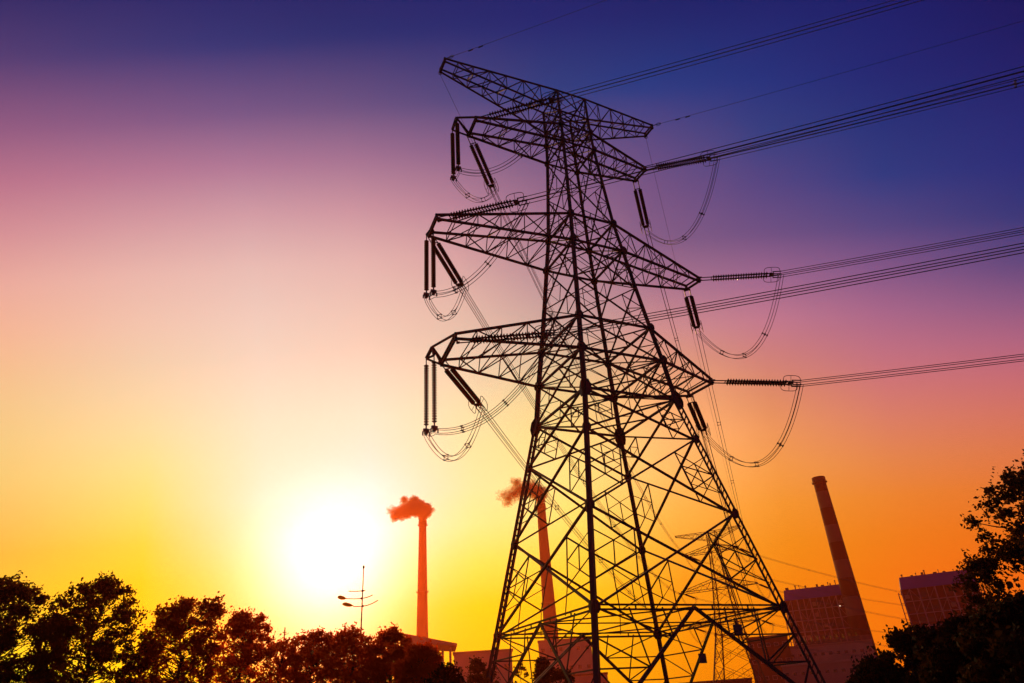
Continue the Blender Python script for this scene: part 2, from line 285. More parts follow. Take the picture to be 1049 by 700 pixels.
def build_tower(label, group, loc, rz):
    T = thing('transmission_tower', label, 'tower', loc, rz, group)
    # legs
    for q in range(4):
        lg = MB(); rad = Vector((SG[q][0], SG[q][1], 0)).normalized(); tan = Vector((-rad.y, rad.x, 0))
        a = cor(FOOT, q); b = cor('K0', q)
        for s in (-1, 1):
            lg.beam(a + rad * s * .19, b + rad * s * .19, .33, .17, up=rad)
        L_ = (b - a).length; k = int(L_ / .55)
        for i in range(k + 1):
            p = lerp(a, b, i / k); lg.beam(p - rad * .2, lerp(a, b, min(1, (i + 1) / k)) + rad * .2, .06, .26, up=tan)
        prev = b
        for i, kk in enumerate(ORDER[4:]):
            c = cor(kk, q); ww = .40 - .018 * i
            lg.beam(prev, c, ww, ww, up=rad); prev = c
        lg.box(a.x - .8, a.x + .8, a.y - .8, a.y + .8, -.25, .55)
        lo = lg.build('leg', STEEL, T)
        gp = MB()
        c = cor('K0', q); up = (cor('N1', q) - c).normalized()
        for nn in ((SG[q][0], 0, 0), (0, SG[q][1], 0)):
            nn = Vector(nn); e = up.cross(nn).normalized()
            prof = [(-.28, .85), (.28, .85), (.5, .35), (.5, -.35), (.26, -.85), (-.26, -.85), (-.5, -.35), (-.5, .35)]
            gp.prism([c + e * x - up * y + nn * .22 for x, y in prof], nn * .06)
        gp.build('gusset_plate', PLATE, lo)
        for kk, sz in (('R', .46), ('N2', .38), ('N1', .38), ('L3l', .5), ('L3u', .45), ('L2l', .45), ('L2u', .4), ('L1l', .36), ('L1u', .34)):
            c = cor(kk, q); g2 = MB()
            for nn in ((SG[q][0], 0, 0), (0, SG[q][1], 0)):
                nn = Vector(nn); e = Vector((0, 0, 1)).cross(nn)
                g2.prism([c + e * (sz * .8 * math.cos(t)) + Vector((0, 0, sz * math.sin(t))) + nn * .23 for t in [math.pi / 4 * i + .39 for i in range(8)]], nn * .04)
            g2.build('node_plate', PLATE, lo)
    # bracing of the body
    for part, (i0, i1) in (('lower_bracing', (-1, 3)), ('upper_bracing', (3, 13))):
        B = MB()
        for q in range(4):
            r = (q + 1) % 4
            nrm_ = Vector((SG[q][0] + SG[r][0], SG[q][1] + SG[r][1], 0)).normalized()
            for i in range(i0, i1):
                if i == -1:                       # the splayed foot panel: an inverted V with sub-bracing
                    a0, b0 = cor(FOOT, q), cor(FOOT, r); a1, b1 = cor('R', q), cor('R', r); mid = (a1 + b1) / 2
                    for fo, top in ((a0, a1), (b0, b1)):
                        dbl(B, fo, mid, .115, .14, (0, 0, 1))
                        for k in (1, 2, 3):
                            p = lerp(fo, mid, k / 4); s_ = lerp(fo, top, k / 4); B.angle(p, s_, .10)
                            s2 = lerp(fo, top, min(1, (k + 1) / 4)); B.angle(p, s2, .09)
                            if k >= 2: B.angle(p, lerp(top, mid, (k - 1) / 3), .08)
                    dbl(B, a1, b1, .12, .30, (0, 0, 1))
                    continue
                a0, b0 = cor(ORDER[i], q), cor(ORDER[i], r); a1, b1 = cor(ORDER[i + 1], q), cor(ORDER[i + 1], r)
                wl, wu = (b0 - a0).length, (b1 - a1).length
                X = lerp(a0, b1, wl / (wl + wu))
                if i < 3:
                    B.beam(a0 + nrm_ * .12, b1 + nrm_ * .12, .20, .14); B.beam(b0 - nrm_ * .12, a1 - nrm_ * .12, .20, .14)
                    for fo, top, far in ((a0, a1, 0), (b0, b1, 1)):
                        # secondary trusses between the half-diagonals and the leg
                        m1, m2 = lerp(fo, X, .5), lerp(top, X, .5); lm = lerp(fo, top, .5)
                        B.angle(m1, lm, .10); B.angle(m2, lm, .10); B.angle(m1, m2, .08)
                        q1, q2 = lerp(m1, lm, .5), lerp(m2, lm, .5); B.angle(q1, q2, .07)
                        mm_ = (m1 + m2) / 2; B.angle(q1, mm_, .07); B.angle(q2, mm_, .07)
                        if i < 2:
                            B.angle(q1, lerp(fo, top, .25), .07); B.angle(q2, lerp(fo, top, .75), .07)
                    if i == 0:
                        bm = (a0 + b0) / 2; B.angle(lerp(a0, X, .5), lerp(a0, b0, .25), .08); B.angle(lerp(b0, X, .5), lerp(a0, b0, .75), .08)
                else:
                    wd = .17 - .006 * (i - 3)
                    B.beam(a0 + nrm_ * .1, b1 + nrm_ * .1, wd, wd * .6); B.beam(b0 - nrm_ * .1, a1 - nrm_ * .1, wd, wd * .6)
                    h = (a1 - a0).length
                    for fo, top in ((a0, a1), (b0, b1)):
                        lm = lerp(fo, top, .5)
                        B.angle(lm, lerp(fo, X, .55), .07); B.angle(lm, lerp(top, X, .55), .07)
                        if h > 3.9: B.angle(lerp(fo, X, .55), lerp(top, X, .55), .06)
                if ORDER[i + 1] in ('K0', 'L3l', 'L3u', 'L2l', 'L2u', 'L1l', 'L1u', 'Tl', 'Tu'):
                    B.beam(a1, b1, .19 if i < 9 else .15)
        for kk in (('R',) if i0 < 0 else ('K0', 'L3l', 'L3u', 'L2l', 'L2u', 'L1l', 'L1u', 'Tl', 'Tu')):
            c = [cor(kk, q) for q in range(4)]
            mids = [(c[q] + c[(q + 1) % 4]) / 2 for q in range(4)]
            for q in range(4): B.angle(mids[q], mids[(q + 1) % 4], .12 if kk != 'R' else .1)
            if kk in ('R', 'K0', 'L3l', 'L2l'):
                for q in range(4): B.angle(c[q], lerp(mids[q], mids[q - 1], .5), .09)
            if kk == 'R':
                B.angle(mids[0], mids[2], .1); B.angle(mids[1], mids[3], .1)
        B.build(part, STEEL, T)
    # crossarms: (key lower, key upper, length, tip half-width, tip z, panels, tip skew)
    arms = [('L3l', 'L3u', -15.05, 1.84, 29.85, 5, .35), ('L3l', 'L3u', 11.87, 1.84, 29.85, 5, -.12),
            ('L2l', 'L2u', -16.42, 1.11, 42.95, 6, .2), ('L2l', 'L2u', 13.91, 1.11, 42.9, 6, -.15),
            ('L1l', 'L1u', -11.92, 1.04, 57.45, 5, .15), ('L1l', 'L1u', 9.48, 1.04, 57.5, 5, -.05),
            ('Tl', 'Tu', -15.19, .75, 65.85, 7, 0), ('Tl', 'Tu', 12.17, .75, 65.8, 6, 0)]
    for kl, ku, a, h, tz, n, sk_ in arms:
        A = MB(); s = 1 if a > 0 else -1
        zl, wl = LV[kl]; zu, wu = LV[ku]
        ch = {}
        for y in (-1, 1):
            tzz = tz - sk_ * y
            top_is_flat = kl == 'Tl'
            ch[y, 0] = (Vector((s * wl, y * wl, zl)), Vector((a, y * h, tzz - (.35 if top_is_flat else .12))))
            ch[y, 1] = (Vector((s * wu, y * wu, zu)), Vector((a, y * h, tzz + (.12 if top_is_flat else .35))))
        cw = .20 if kl != 'Tl' else .15; lw = .075
        for k, (p, q) in ch.items(): A.beam(p, q, cw)
        P = lambda y, u, t: lerp(ch[y, u][0], ch[y, u][1], t)
        ts = [1 - (1 - i / n) ** 1.12 for i in range(n + 1)]
        for i in range(n):
            t0, t1 = ts[i], ts[i + 1]
            for y in (-1, 1):
                if i: A.angle(P(y, 0, t0), P(y, 1, t0), lw)
                if i < n - 1:
                    if i % 2: A.angle(P(y, 0, t0), P(y, 1, t1), lw + .02)
                    else: A.angle(P(y, 1, t0), P(y, 0, t1), lw + .02)
            for u in (0, 1):
                if i: A.angle(P(-1, u, t0), P(1, u, t0), lw)
                if i < n - 1:
                    A.angle(P(-1, u, t0), P(1, u, t1), lw); 
            if i and i < n - 1 and i % 2: A.angle(P(-1, 0, t0), P(1, 1, t0), lw - .01)
        A.beam(P(-1, 0, 1), P(1, 0, 1), .19); A.beam(P(-1, 1, 1), P(1, 1, 1), .15)
        for y in (-1, 1): A.beam(P(y, 0, 1) - Vector((0, 0, .15)), P(y, 1, 1) + Vector((0, 0, .1)), .22)
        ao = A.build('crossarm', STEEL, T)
        if s < 0 and kl != 'Tl':
            Bk = MB()
            hh = {'L3l': ((-16.4, 2.0), (-15.95, 1.2)), 'L2l': ((-16.55, 1.5), (-16.1, .8)), 'L1l': ((-13.8, 1.1), (-13.8, -.4))}[kl]
            up = {'L3l': .95, 'L2l': .5, 'L1l': 1.0}[kl]
            h0, h1 = [Vector((x, y, tz)) for x, y in hh]; ap = (h0 + h1) / 2 + Vector((.15, -.15, up))
            for e in (h0, h1): Bk.beam(ap, e, .26, .18)
            Bk.beam(h0, h1, .14)
            Bk.beam(ap, P(-1, 1, 1), .16); Bk.beam(ap, P(1, 1, 1), .16); Bk.beam(h0, P(1, 0, 1), .14); Bk.beam(ap, P(1, 0, 1), .1)
            Bk.build('jumper_bracket', STEEL, ao)
    return T
TC = (8.0055, 59.4635, 0); TYAW = 0.451104
tower = build_tower('tall dark steel lattice pylon with three conductor crossarms filling the middle of the view', 'transmission towers', TC, TYAW)
FC = (77.65, 294.95, 0); FYAW = R(-28)
far = copy_tree(tower); far.location = FC; far.rotation_euler = (0, 0, FYAW)
far['label'] = 'small distant lattice pylon seen through the legs of the big pylon'

# ---------------------------------------------------------------- insulators, conductors, jumpers
WR = {"L3R": {"rtip": [19.49, 62.98, 29.8], "rend": [27.92, 62.54, 28.78], "atip": [17.89, 66.29, 29.8], "aend": [20.92, 74.11, 28.4], "slope": 0.112, "sag": 5.7, "fartip": [87.27, 287.75, 29.8], "farend": [84.81, 279.83, 28.5]},
 "L2R": {"rtip": [21.01, 64.53, 42.9], "rend": [29.27, 62.86, 41.78], "atip": [20.04, 66.53, 42.9], "aend": [22.72, 74.51, 41.72], "slope": 0.107, "sag": 6.3, "fartip": [89.41, 287.44, 42.9], "farend": [86.93, 279.52, 41.6]},
 "L1R": {"rtip": [16.99, 62.66, 57.5], "rend": [24.19, 58.8, 55.15], "atip": [16.08, 64.53, 57.5], "aend": [18.35, 72.53, 55.72], "slope": 0.111, "sag": 5.6, "fartip": [85.53, 289.58, 57.5], "farend": [83.08, 281.65, 56.2]},
 "L3L": {"rtip": [-4.74, 51.25, 29.8], "rend": [3.71, 50.19, 29.32], "atip": [-6.34, 54.56, 29.8], "aend": [-3.33, 62.32, 28.13], "slope": 0.094, "hang": [[-16.4, 2.0, 29.8], [-15.95, 1.2, 29.8]], "sag_in": 2.5, "sag_out": 3.4, "fartip": [63.5, 300.39, 29.8], "farend": [61.25, 292.4, 28.5]},
 "L2L": {"rtip": [-6.29, 51.31, 42.9], "rend": [2.21, 49.08, 42.7], "atip": [-7.26, 53.3, 42.9], "aend": [-4.71, 61.26, 41.31], "slope": 0.101, "hang": [[-16.55, 1.5, 42.9], [-16.1, 0.8, 42.9]], "sag_in": 2.6, "sag_out": 2.8, "fartip": [62.63, 301.68, 42.9], "farend": [60.39, 293.69, 41.6]},
 "L1L": {"rtip": [-2.27, 53.33, 57.5], "rend": [6.71, 50.83, 57.3], "atip": [-3.18, 55.2, 57.5], "aend": [-0.96, 63.29, 56.1], "slope": 0.139, "hang": [[-13.8, 1.1, 57.5], [-13.8, -0.4, 57.5]], "sag_in": 3.7, "sag_out": 1.9, "fartip": [66.64, 299.63, 57.5], "farend": [64.35, 291.65, 56.2]}}
EWR = {"TR": {"tip": [19.29, 64.09, 65.8], "slope": 0.1, "atip": [18.63, 65.44, 65.8], "far": [88.04, 288.57, 65.8]},
       "TL": {"tip": [-5.34, 52.17, 65.9], "slope": 0.084, "atip": [-5.99, 53.52, 65.8], "far": [63.89, 301.42, 65.8]}}
LEVELN = {'1': 'upper', '2': 'middle', '3': 'lowest'}
SIDEN = {'L': 'sunward', 'R': 'chimney-side'}
def armname(k): return LEVELN[k[1]] + ' ' + SIDEN[k[2]] + ' crossarm'

def string_mb(L_, nd, rr, axis='x'):
    mb = MB(); prof = [(.05, 0)]
    st = L_ / nd
    for i in range(nd):
        b = i * st
        prof += [(.07, b + .02 * st), (rr * .55, b + .18 * st), (rr, b + .42 * st), (rr, b + .5 * st), (.09, b + .62 * st), (.07, b + .98 * st)]
    prof.append((.05, L_))
    mb.lathe(prof, 12, axis=axis); return mb
# a tension set lies along +X from its crossarm tip to its clamp
def tension_set():
    T = thing('tension_insulator', 'x', 'insulator', group='tension insulators at the crossarm tips')
    L_ = 8.5
    for y in (-.29, .29):
        s = string_mb(5.75, 22, .235).build('insulator_string', GLASSY, T, True); s.location = (1.45, y, 0)
    y1 = MB(); y1.beam((.12, -.36, 0), (.12, .36, 0), .12); y1.beam((1.3, -.36, 0), (1.3, .36, 0), .08)
    for y in (-.29, .29):
        y1.tube([(0, y, 0), (1.47, y, 0)], .055); y1.prism([(.0, y - .06, .1), (.3, y - .06, .1), (.3, y - .06, -.1), (0, y - .06, -.1)], (0, .05, 0))
    y1.build('link_yoke', FITTING, T)
    y2 = MB(); y2.prism([(7.3, .42, 0), (7.3, -.42, 0), (7.75, -.3, 0), (7.75, .3, 0)], (0, 0, .07))
    y2.tube([(7.15, .29, 0), (7.35, .29, 0)], .06); y2.tube([(7.15, -.29, 0), (7.35, -.29, 0)], .06)
    for y in (-.23, .23):
        y2.beam((7.7, y, -.27), (7.7, y, .27), .1)
        for z in (-.23, .23): y2.tube([(7.7, y, z), (8.55, y, z)], .055)
    y2.build('clamp_yoke', FITTING, T)
    for sg in (-1, 1):
        rg = MB(); y = sg * .62; pts = []
        for k in range(21):
            a = 2 * math.pi * k / 20; c, s_ = math.cos(a), math.sin(a)
            pts.append((7.55 + .8 * math.copysign(abs(c) ** .6, c), y, .55 * math.copysign(abs(s_) ** .6, s_)))
        rg.tube(pts, .032, 5, cap=False); rg.tube([(7.5, y, .55), (7.5, sg * .35, 0), (7.5, y, -.55)], .025, 5)
        rg.build('grading_ring', FITTING, T)
    return T
def hanger_set():
    T = thing('jumper_insulator', 'x', 'insulator', group='hanging jumper insulators')
    s = string_mb(5.7, 24, .23, 'z').build('insulator_string', GLASSY, T, True); s.location = (0, 0, -6.25)
    c = MB(); c.tube([(0, 0, 0), (0, 0, -.6)], .05); c.build('link', FITTING, T)
    e = MB(); e.tube([(0, 0, -6.2), (0, 0, -6.55)], .07); e.box(-.26, .26, -.1, .1, -6.8, -6.55); e.box(-.13, .13, -.22, .22, -7.0, -6.78)
    for x in (-.3, .3): e.beam((x, 0, -6.8), (x, 0, -7.15), .1)
    e.build('weight_clamp', FITTING, T)
    return T
def orient(o, a, b):
    a = Vector(a); b = Vector(b); x = (b - a).normalized(); y = Vector((0, 0, 1)).cross(x).normalized(); z = x.cross(y)
    mm = Matrix(((x.x, y.x, z.x, a.x), (x.y, y.y, z.y, a.y), (x.z, y.z, z.z, a.z), (0, 0, 0, 1)))
    k = (b - a).length / 8.5
    o.matrix_world = mm @ Matrix.Diagonal((k, 1, 1, 1))
proto_t = tension_set(); used = [0]
def place_tension(a, b, label, group=None):
    o = proto_t if not used[0] else copy_tree(proto_t); used[0] = 1
    orient(o, a, b); o['label'] = label
    if group: o['group'] = group
    return o
proto_h = hanger_set(); usedh = [0]
def place_hang(p, label):
    o = proto_h if not usedh[0] else copy_tree(proto_h); usedh[0] = 1
    o.location = p; o.rotation_euler = (0, 0, TYAW); o['label'] = label
    return o
tm = Matrix.Translation(TC) @ Matrix.Rotation(TYAW, 4, 'Z')
fm = Matrix.Translation(FC) @ Matrix.Rotation(FYAW, 4, 'Z')
WRAD = .034
def parab(A, B, sag, n=24):
    A = Vector(A); B = Vector(B)
    return [lerp(A, B, t) - Vector((0, 0, 4 * sag * t * (1 - t))) for t in [i / n for i in range(n + 1)]]
def bundle(name, label, cat, group, pts, off, spacers, rad=WRAD, damper=None):
    """four parallel wires along a path, each a part, with square spacers between them"""
    T = thing(name, label, cat, pts[0], 0, group)
    base = Vector(pts[0])
    lat = []
    for i, p in enumerate(pts):
        d = (pts[min(i + 1, len(pts) - 1)] - pts[max(0, i - 1)]).normalized()
        s = d.cross(Vector((0, 0, 1))); s = s.normalized() if s.length > .05 else Vector((1, 0, 0))
        lat.append((s, s.cross(d).normalized()))
    for y, z in ((-off, -off), (off, -off), (off, off), (-off, off)):
        mb = MB(); mb.tube([p - base + s * y + u * z for p, (s, u) in zip(pts, lat)], rad, 5)
        mb.build('wire', WIRE, T)
    for t in spacers:
        i = min(len(pts) - 2, int(t * (len(pts) - 1))); fr = t * (len(pts) - 1) - i
        p = lerp(pts[i], pts[i + 1], fr) - base; s, u = lat[i]
        mb = MB(); c = [p + s * a * off + u * b * off for a, b in ((-1, -1), (1, -1), (1, 1), (-1, 1))]
        for k in range(4): mb.beam(c[k], c[(k + 1) % 4], rad * 1.8)
        for q in c: mb.beam(q - s.cross(u) * .12, q + s.cross(u) * .12, rad * 3)
        mb.build('spacer', FITTING, T)
    return T
AZ = R(112); HD = Vector((math.sin(AZ), math.cos(AZ), 0))
for k, o in WR.items():
    an = armname(k)
    place_tension(o['rtip'], o['rend'], 'dark ribbed double insulator pulling towards the camera from the ' + an)
    place_tension(o['atip'], o['aend'], 'dark ribbed double insulator pulling away downward from the ' + an)
    E = Vector(o['rend']); F = Vector(o['aend'])
    pts = [E + HD * s - Vector((0, 0, o['slope'] * s - .0004 * s * s)) for s in [260 * (i / 40) for i in range(41)]]
    bundle('conductor_bundle', 'four-wire conductor bundle sweeping overhead from the ' + an, 'power line', 'conductor bundles', pts, .23, [.22 + .13 * i for i in range(6)] if k != 'L1R' else [.107 + .13 * i for i in range(7)])
    pts = parab(F, o['farend'], 6.5, 40)
    bundle('conductor_bundle', 'four-wire conductor bundle running down to the distant pylon from the ' + an, 'power line', 'conductor bundles', pts, .23, [.12, .24, .36, .5, .64, .78, .9])
    if 'sag' in o:
        pts = parab(E, F, o['sag'], 30)
        bundle('jumper_loop', 'slack four-wire jumper loop hanging under the ' + an, 'jumper cable', 'jumper loops', pts, .2, [.3, .55, .78], .027)
    else:
        H = [tm @ Vector(q) for q in o['hang']]
        for q, nm in ((H[0], 'outer'), (H[1], 'inner')):
            place_hang(q, 'vertical ribbed insulator, ' + nm + ' of the pair hanging from the ' + an)
        b0, b1 = [q - Vector((0, 0, 7.0)) for q in H]
        pts = parab(E, b1, o['sag_in'], 26)[:-1] + parab(b1, b0, .05, 4)[:-1] + parab(b0, F, o['sag_out'], 26)
        bundle('jumper_loop', 'slack four-wire jumper loop carried by hanging insulators under the ' + an, 'jumper cable', 'jumper loops', pts, .2, [.2, .36, .68, .86], .027)
EWN = {'TR': 'topmost chimney-side arm', 'TL': 'topmost sunward arm'}
for k, o in EWR.items():
    T = thing('earth_wire', 'single thin earth wire rising overhead from the ' + EWN[k], 'power line', o['tip'], 0, 'earth wires')
    mb = MB(); mb.tube([HD * s - Vector((0, 0, o['slope'] * s - .0004 * s * s)) for s in [260 * i / 30 for i in range(31)]], .022, 5)
    mb.build('wire', WIRE, T)
    c = MB()
    c.tube([(0, 0, 0), HD * 1.1 - Vector((0, 0, .1))], .05, 6)
    ringp = [HD * (.8 + .3 * math.cos(a)) + Vector((0, 0, .22 * math.sin(a) - .1)) for a in [2 * math.pi * j / 14 for j in range(15)]]
    c.tube(ringp, .03, 5, cap=False)
    c.build('wire_clamp', FITTING, T)
    for sd_ in (3.2, 4.4):
        c = MB(); p = HD * sd_ - Vector((0, 0, o['slope'] * sd_)); c.beam(p - HD * .28 - Vector((0, 0, .08)), p + HD * .28 - Vector((0, 0, .08)), .1)
        c.build('vibration_damper', FITTING, T)
    T = thing('earth_wire', 'single thin earth wire dropping to the distant pylon from the ' + EWN[k], 'power line', o['atip'], 0, 'earth wires')
    A = Vector(o['atip']); Bq = Vector(o['far'])
    mb = MB(); mb.tube([p - A for p in parab(A - Vector((0, 0, .8)), Bq, 5, 30)], .02, 5); mb.build('wire', WIRE, T)
    c = MB(); c.tube([(0, 0, 0), (0, 0, -.8)], .04, 6)
    ringp = [Vector((.22 * math.cos(a), 0, -.45 + .3 * math.sin(a))) for a in [2 * math.pi * j / 14 for j in range(15)]]
    c.tube(ringp, .035, 5, cap=False); c.build('wire_clamp', FITTING, T)
# the far tower's own insulators and the span that leaves it
OUT = R(50); OD = Vector((math.sin(OUT), math.cos(OUT), 0))
for k, o in WR.items():
    lv = {'1': 57.5, '2': 42.9, '3': 29.8}[k[1]]
    a = {'L3L': -15.05, 'L2L': -16.42, 'L1L': -11.92, 'L3R': 11.87, 'L2R': 13.91, 'L1R': 9.48}[k]
    h = {'1': 1.04, '2': 1.11, '3': 1.84}[k[1]]
    an = armname(k)
    place_tension(o['fartip'], o['farend'], 'tiny near-facing insulator on the distant pylon, ' + an, 'insulators on the distant pylon')
    t0 = fm @ Vector((a, h, lv)); t1 = t0 + OD * 8.3 - Vector((0, 0, 1.6))
    place_tension(t0, t1, 'tiny outgoing insulator on the distant pylon, ' + an, 'insulators on the distant pylon')
    pts = [t1 + OD * s - Vector((0, 0, .10 * s - .00022 * s * s)) for s in [420 * i / 24 for i in range(25)]]
    bundle('conductor_bundle', 'faint far conductor bundle beyond the distant pylon, from its ' + an, 'power line', 'far conductor bundles', pts, .23, [.1, .3, .5, .7], .03)
    mid = parab(o['farend'], t1, 4.5, 16)
    bundle('jumper_loop', 'tiny jumper loop on the distant pylon, ' + an, 'jumper cable', 'jumper loops on the distant pylon', mid, .2, [.5], .03)

# number plates fixed to the tower body
def plate(px, loc, s, label):
    T = thing('number_plate', label, 'sign', tm @ Vector(loc), TYAW, 'plates on the big pylon')
    mb = MB(); mb.box(-s, s, -.03, .03, -s, s); mb.build('sheet', mat('enamel_plate', (.05, .05, .06), .5), T)
    mb = MB(); mb.box(-s * .2, s * .2, .033, .12, s * .7, s * 1.4); mb.build('bracket', STEEL, T)
plate(0, (3.3, -8.35, 6.2), .38, 'small dark square plate hung on the near foot bracing')
plate(0, (8.35, 2.5, 5.2), .38, 'small dark square plate hung on the foot bracing facing the boiler house')

# ---------------------------------------------------------------- chimneys and smoke
def bandmat():
    mm = bpy.data.materials.new('banded_chimney'); mm.use_nodes = True; t = mm.node_tree; b = t.nodes['Principled BSDF']
    c = t.nodes.new('ShaderNodeTexCoord'); s = t.nodes.new('ShaderNodeSeparateXYZ'); t.links.new(c.outputs['Object'], s.inputs[0])
    d = t.nodes.new('ShaderNodeMath'); d.operation = 'DIVIDE'; d.inputs[1].default_value = 30; t.links.new(s.outputs['Z'], d.inputs[0])
    f = t.nodes.new('ShaderNodeMath'); f.operation = 'FRACT'; t.links.new(d.outputs[0], f.inputs[0])
    k = t.nodes.new('ShaderNodeMath'); k.operation = 'GREATER_THAN'; k.inputs[1].default_value = .5; t.links.new(f.outputs[0], k.inputs[0])
    n = t.nodes.new('ShaderNodeTexNoise'); n.inputs['Scale'].default_value = .12; n.inputs['Detail'].default_value = 8; t.links.new(c.outputs['Object'], n.inputs[0])
    m1 = t.nodes.new('ShaderNodeMix'); m1.data_type = 'RGBA'; t.links.new(k.outputs[0], m1.inputs[0])
    m1.inputs[6].default_value = (.24, .10, .095, 1); m1.inputs[7].default_value = (.05, .006, .005, 1)
    m2 = t.nodes.new('ShaderNodeMix'); m2.data_type = 'RGBA'; m2.blend_type = 'MULTIPLY'; m2.inputs[0].default_value = .6
    t.links.new(m1.outputs[2], m2.inputs[6]); t.links.new(n.outputs['Fac'], m2.inputs[7])
    t.links.new(m2.outputs[2], b.inputs['Base Color']); b.inputs['Roughness'].default_value = .9
    return mm
BAND = bandmat(); SOOT = mat('sooty_lining', (.03, .025, .022), .9, 0, .3, .3); RAIL = mat('painted_rail', (.08, .05, .04), .7)
def chimney(label, px, py, D, r_top, r_bot, m_, rings, ladder_az=0):
    p = at(px, py, D); H = p.z
    T = thing('chimney', label, 'chimney', (p.x, p.y, 0), 0, 'power station chimneys')
    n = 24; prof = []
    for i in range(n + 1):
        t = i / n; prof.append((r_bot + (r_top - r_bot) * (1 - (1 - t) ** 1.12), t * (H - 3)))
    mb = MB(); mb.lathe(prof, 40); mb.build('shaft', m_, T, True)
    c = MB(); c.lathe([(r_top + .45, H - 6), (r_top + .5, H - 1.2), (r_top + .3, H - .4), (r_top - .5, H - .2), (r_top - .6, H - 2.4)], 40)
    c.build('cap', SOOT, T)
    for f in rings:
        z = H * f; rr = r_bot + (r_top - r_bot) * (1 - (1 - f) ** 1.12)
        b = MB(); b.lathe([(rr - .2, z), (rr + 1.3, z), (rr + 1.3, z + .3), (rr - .2, z + .3)], 36)
        b.tube([(math.cos(a) * (rr + 1.2), math.sin(a) * (rr + 1.2), z + 1.4) for a in [2 * math.pi * j / 30 for j in range(31)]], .09, 4, cap=False)
        for j in range(18):
            a = 2 * math.pi * j / 18; b.beam((math.cos(a) * (rr + 1.2), math.sin(a) * (rr + 1.2), z + .3), (math.cos(a) * (rr + 1.2), math.sin(a) * (rr + 1.2), z + 1.4), .09)
        b.build('platform', RAIL, T)
    l = MB(); a = R(-60)
    for s in (-.3, .3):
        l.tube([((q[0] + .35) * math.cos(a) - s * math.sin(a), (q[0] + .35) * math.sin(a) + s * math.cos(a), q[1]) for q in prof], .12, 4)
    l.build('ladder', RAIL, T)
    return T, p, r_top
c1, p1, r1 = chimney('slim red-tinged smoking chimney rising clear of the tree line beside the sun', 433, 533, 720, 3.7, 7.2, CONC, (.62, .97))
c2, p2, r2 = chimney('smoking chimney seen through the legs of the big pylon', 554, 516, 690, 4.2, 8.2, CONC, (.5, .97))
c3, p3, r3 = chimney('thick banded chimney without smoke beside the boiler house', 838, 489, 680, 5.3, 8.5, BAND, (.97,))

def smokemat():
    mm = mat('sunlit_smoke', (.75, .52, .42), 1, 0, .3, .12, transl=(.98, .78, .34))
    t = mm.node_tree; out = t.nodes['Material Output']; src = out.inputs['Surface'].links[0].from_socket
    for n in t.nodes:
        if n.type == 'MIX_SHADER': n.inputs[0].default_value = .6
    tr = t.nodes.new('ShaderNodeBsdfTransparent'); mx = t.nodes.new('ShaderNodeMixShader'); mx.inputs[0].default_value = .15
    t.links.new(tr.outputs[0], mx.inputs[1]); t.links.new(src, mx.inputs[2]); t.links.new(mx.outputs[0], out.inputs['Surface'])
    return mm
SMOKE = smokemat()
def flecks(name, mtl, parent, centres, size, seed, flat=1.0):
    """many small leaf-sized faces, each a four-sided fleck turned its own way"""
    rng = np.random.default_rng(seed); n = len(centres)
    nrm_ = rng.normal(size=(n, 3)); nrm_ /= np.linalg.norm(nrm_, axis=1)[:, None]
    t = rng.normal(size=(n, 3)); t -= nrm_ * (t * nrm_).sum(1)[:, None]; t /= np.linalg.norm(t, axis=1)[:, None]
    b = np.cross(nrm_, t); s = size * rng.uniform(.6, 1.35, n)[:, None]
    bend = nrm_ * s * .18
    v = np.empty((n, 4, 3)); v[:, 0] = centres + t * s * .62; v[:, 1] = centres + b * s * .34 + bend; v[:, 2] = centres - t * s * .5; v[:, 3] = centres - b * s * .34 + bend
    me = bpy.data.meshes.new(name); me.vertices.add(n * 4); me.vertices.foreach_set('co', v.reshape(-1))
    me.loops.add(n * 4); me.loops.foreach_set('vertex_index', np.arange(n * 4, dtype=np.int32))
    me.polygons.add(n); me.polygons.foreach_set('loop_start', np.arange(0, n * 4, 4, dtype=np.int32)); me.polygons.foreach_set('loop_total', np.full(n, 4, dtype=np.int32))
    me.update(calc_edges=True); me.materials.append(mtl)
    o = bpy.data.objects.new(name, me); COL.objects.link(o)
    if parent: o.parent = parent
    return o
def plume(label, p, r, seed, lobes, k):
    rng = np.random.default_rng(seed); C = []
    for x, z, rad, w_ in lobes:
        x, z, rad = x * .87, z * .9, rad * .87; n = int(w_ * k); d = rng.normal(size=(n, 3)); d /= np.linalg.norm(d, axis=1)[:, None]
        rr = rad * rng.uniform(0, 1, n)[:, None] ** .6 * (1 + .22 * np.sin(d[:, :1] * 5 + seed) * np.cos(d[:, 2:] * 6))
        C.append(d * rr * np.array([1, .9, .85]) + np.array([x, 0, z]))
    o = flecks('smoke_plume', SMOKE, None, np.concatenate(C), 4.2, seed)
    o.location = (p.x, p.y, p.z); tag(o, label, 'smoke', 'smoke plumes', 'thing')
plume('thick orange-lit smoke cloud curling off the slim chimney beside the sun', p1, r1, 3,
      [(0, 3, 4.6, .5), (2, 11, 10.5, 1.6), (-6, 15, 11.5, 1.7), (-15, 14, 11.5, 1.4), (-23, 11, 10.5, .9), (-30, 9, 8.5, .35), (-22, 25, 5, .14), (-33, 5, 6, .14), (-10, 23, 6.5, .4), (-36, 13, 7, .1)], 1900)
plume('ragged orange smoke cloud drifting off the chimney behind the big pylon', p2, r2, 8,
      [(0, 3, 5, .5), (-1, 12, 10, 1.3), (-9, 17, 11.5, 1.3), (-20, 17, 12, 1.0), (-30, 13, 11, .6), (-37, 8, 8.5, .22), (-27, 26, 7, .2), (-43, 12, 8, .12), (-38, 2, 6, .08)], 1150)

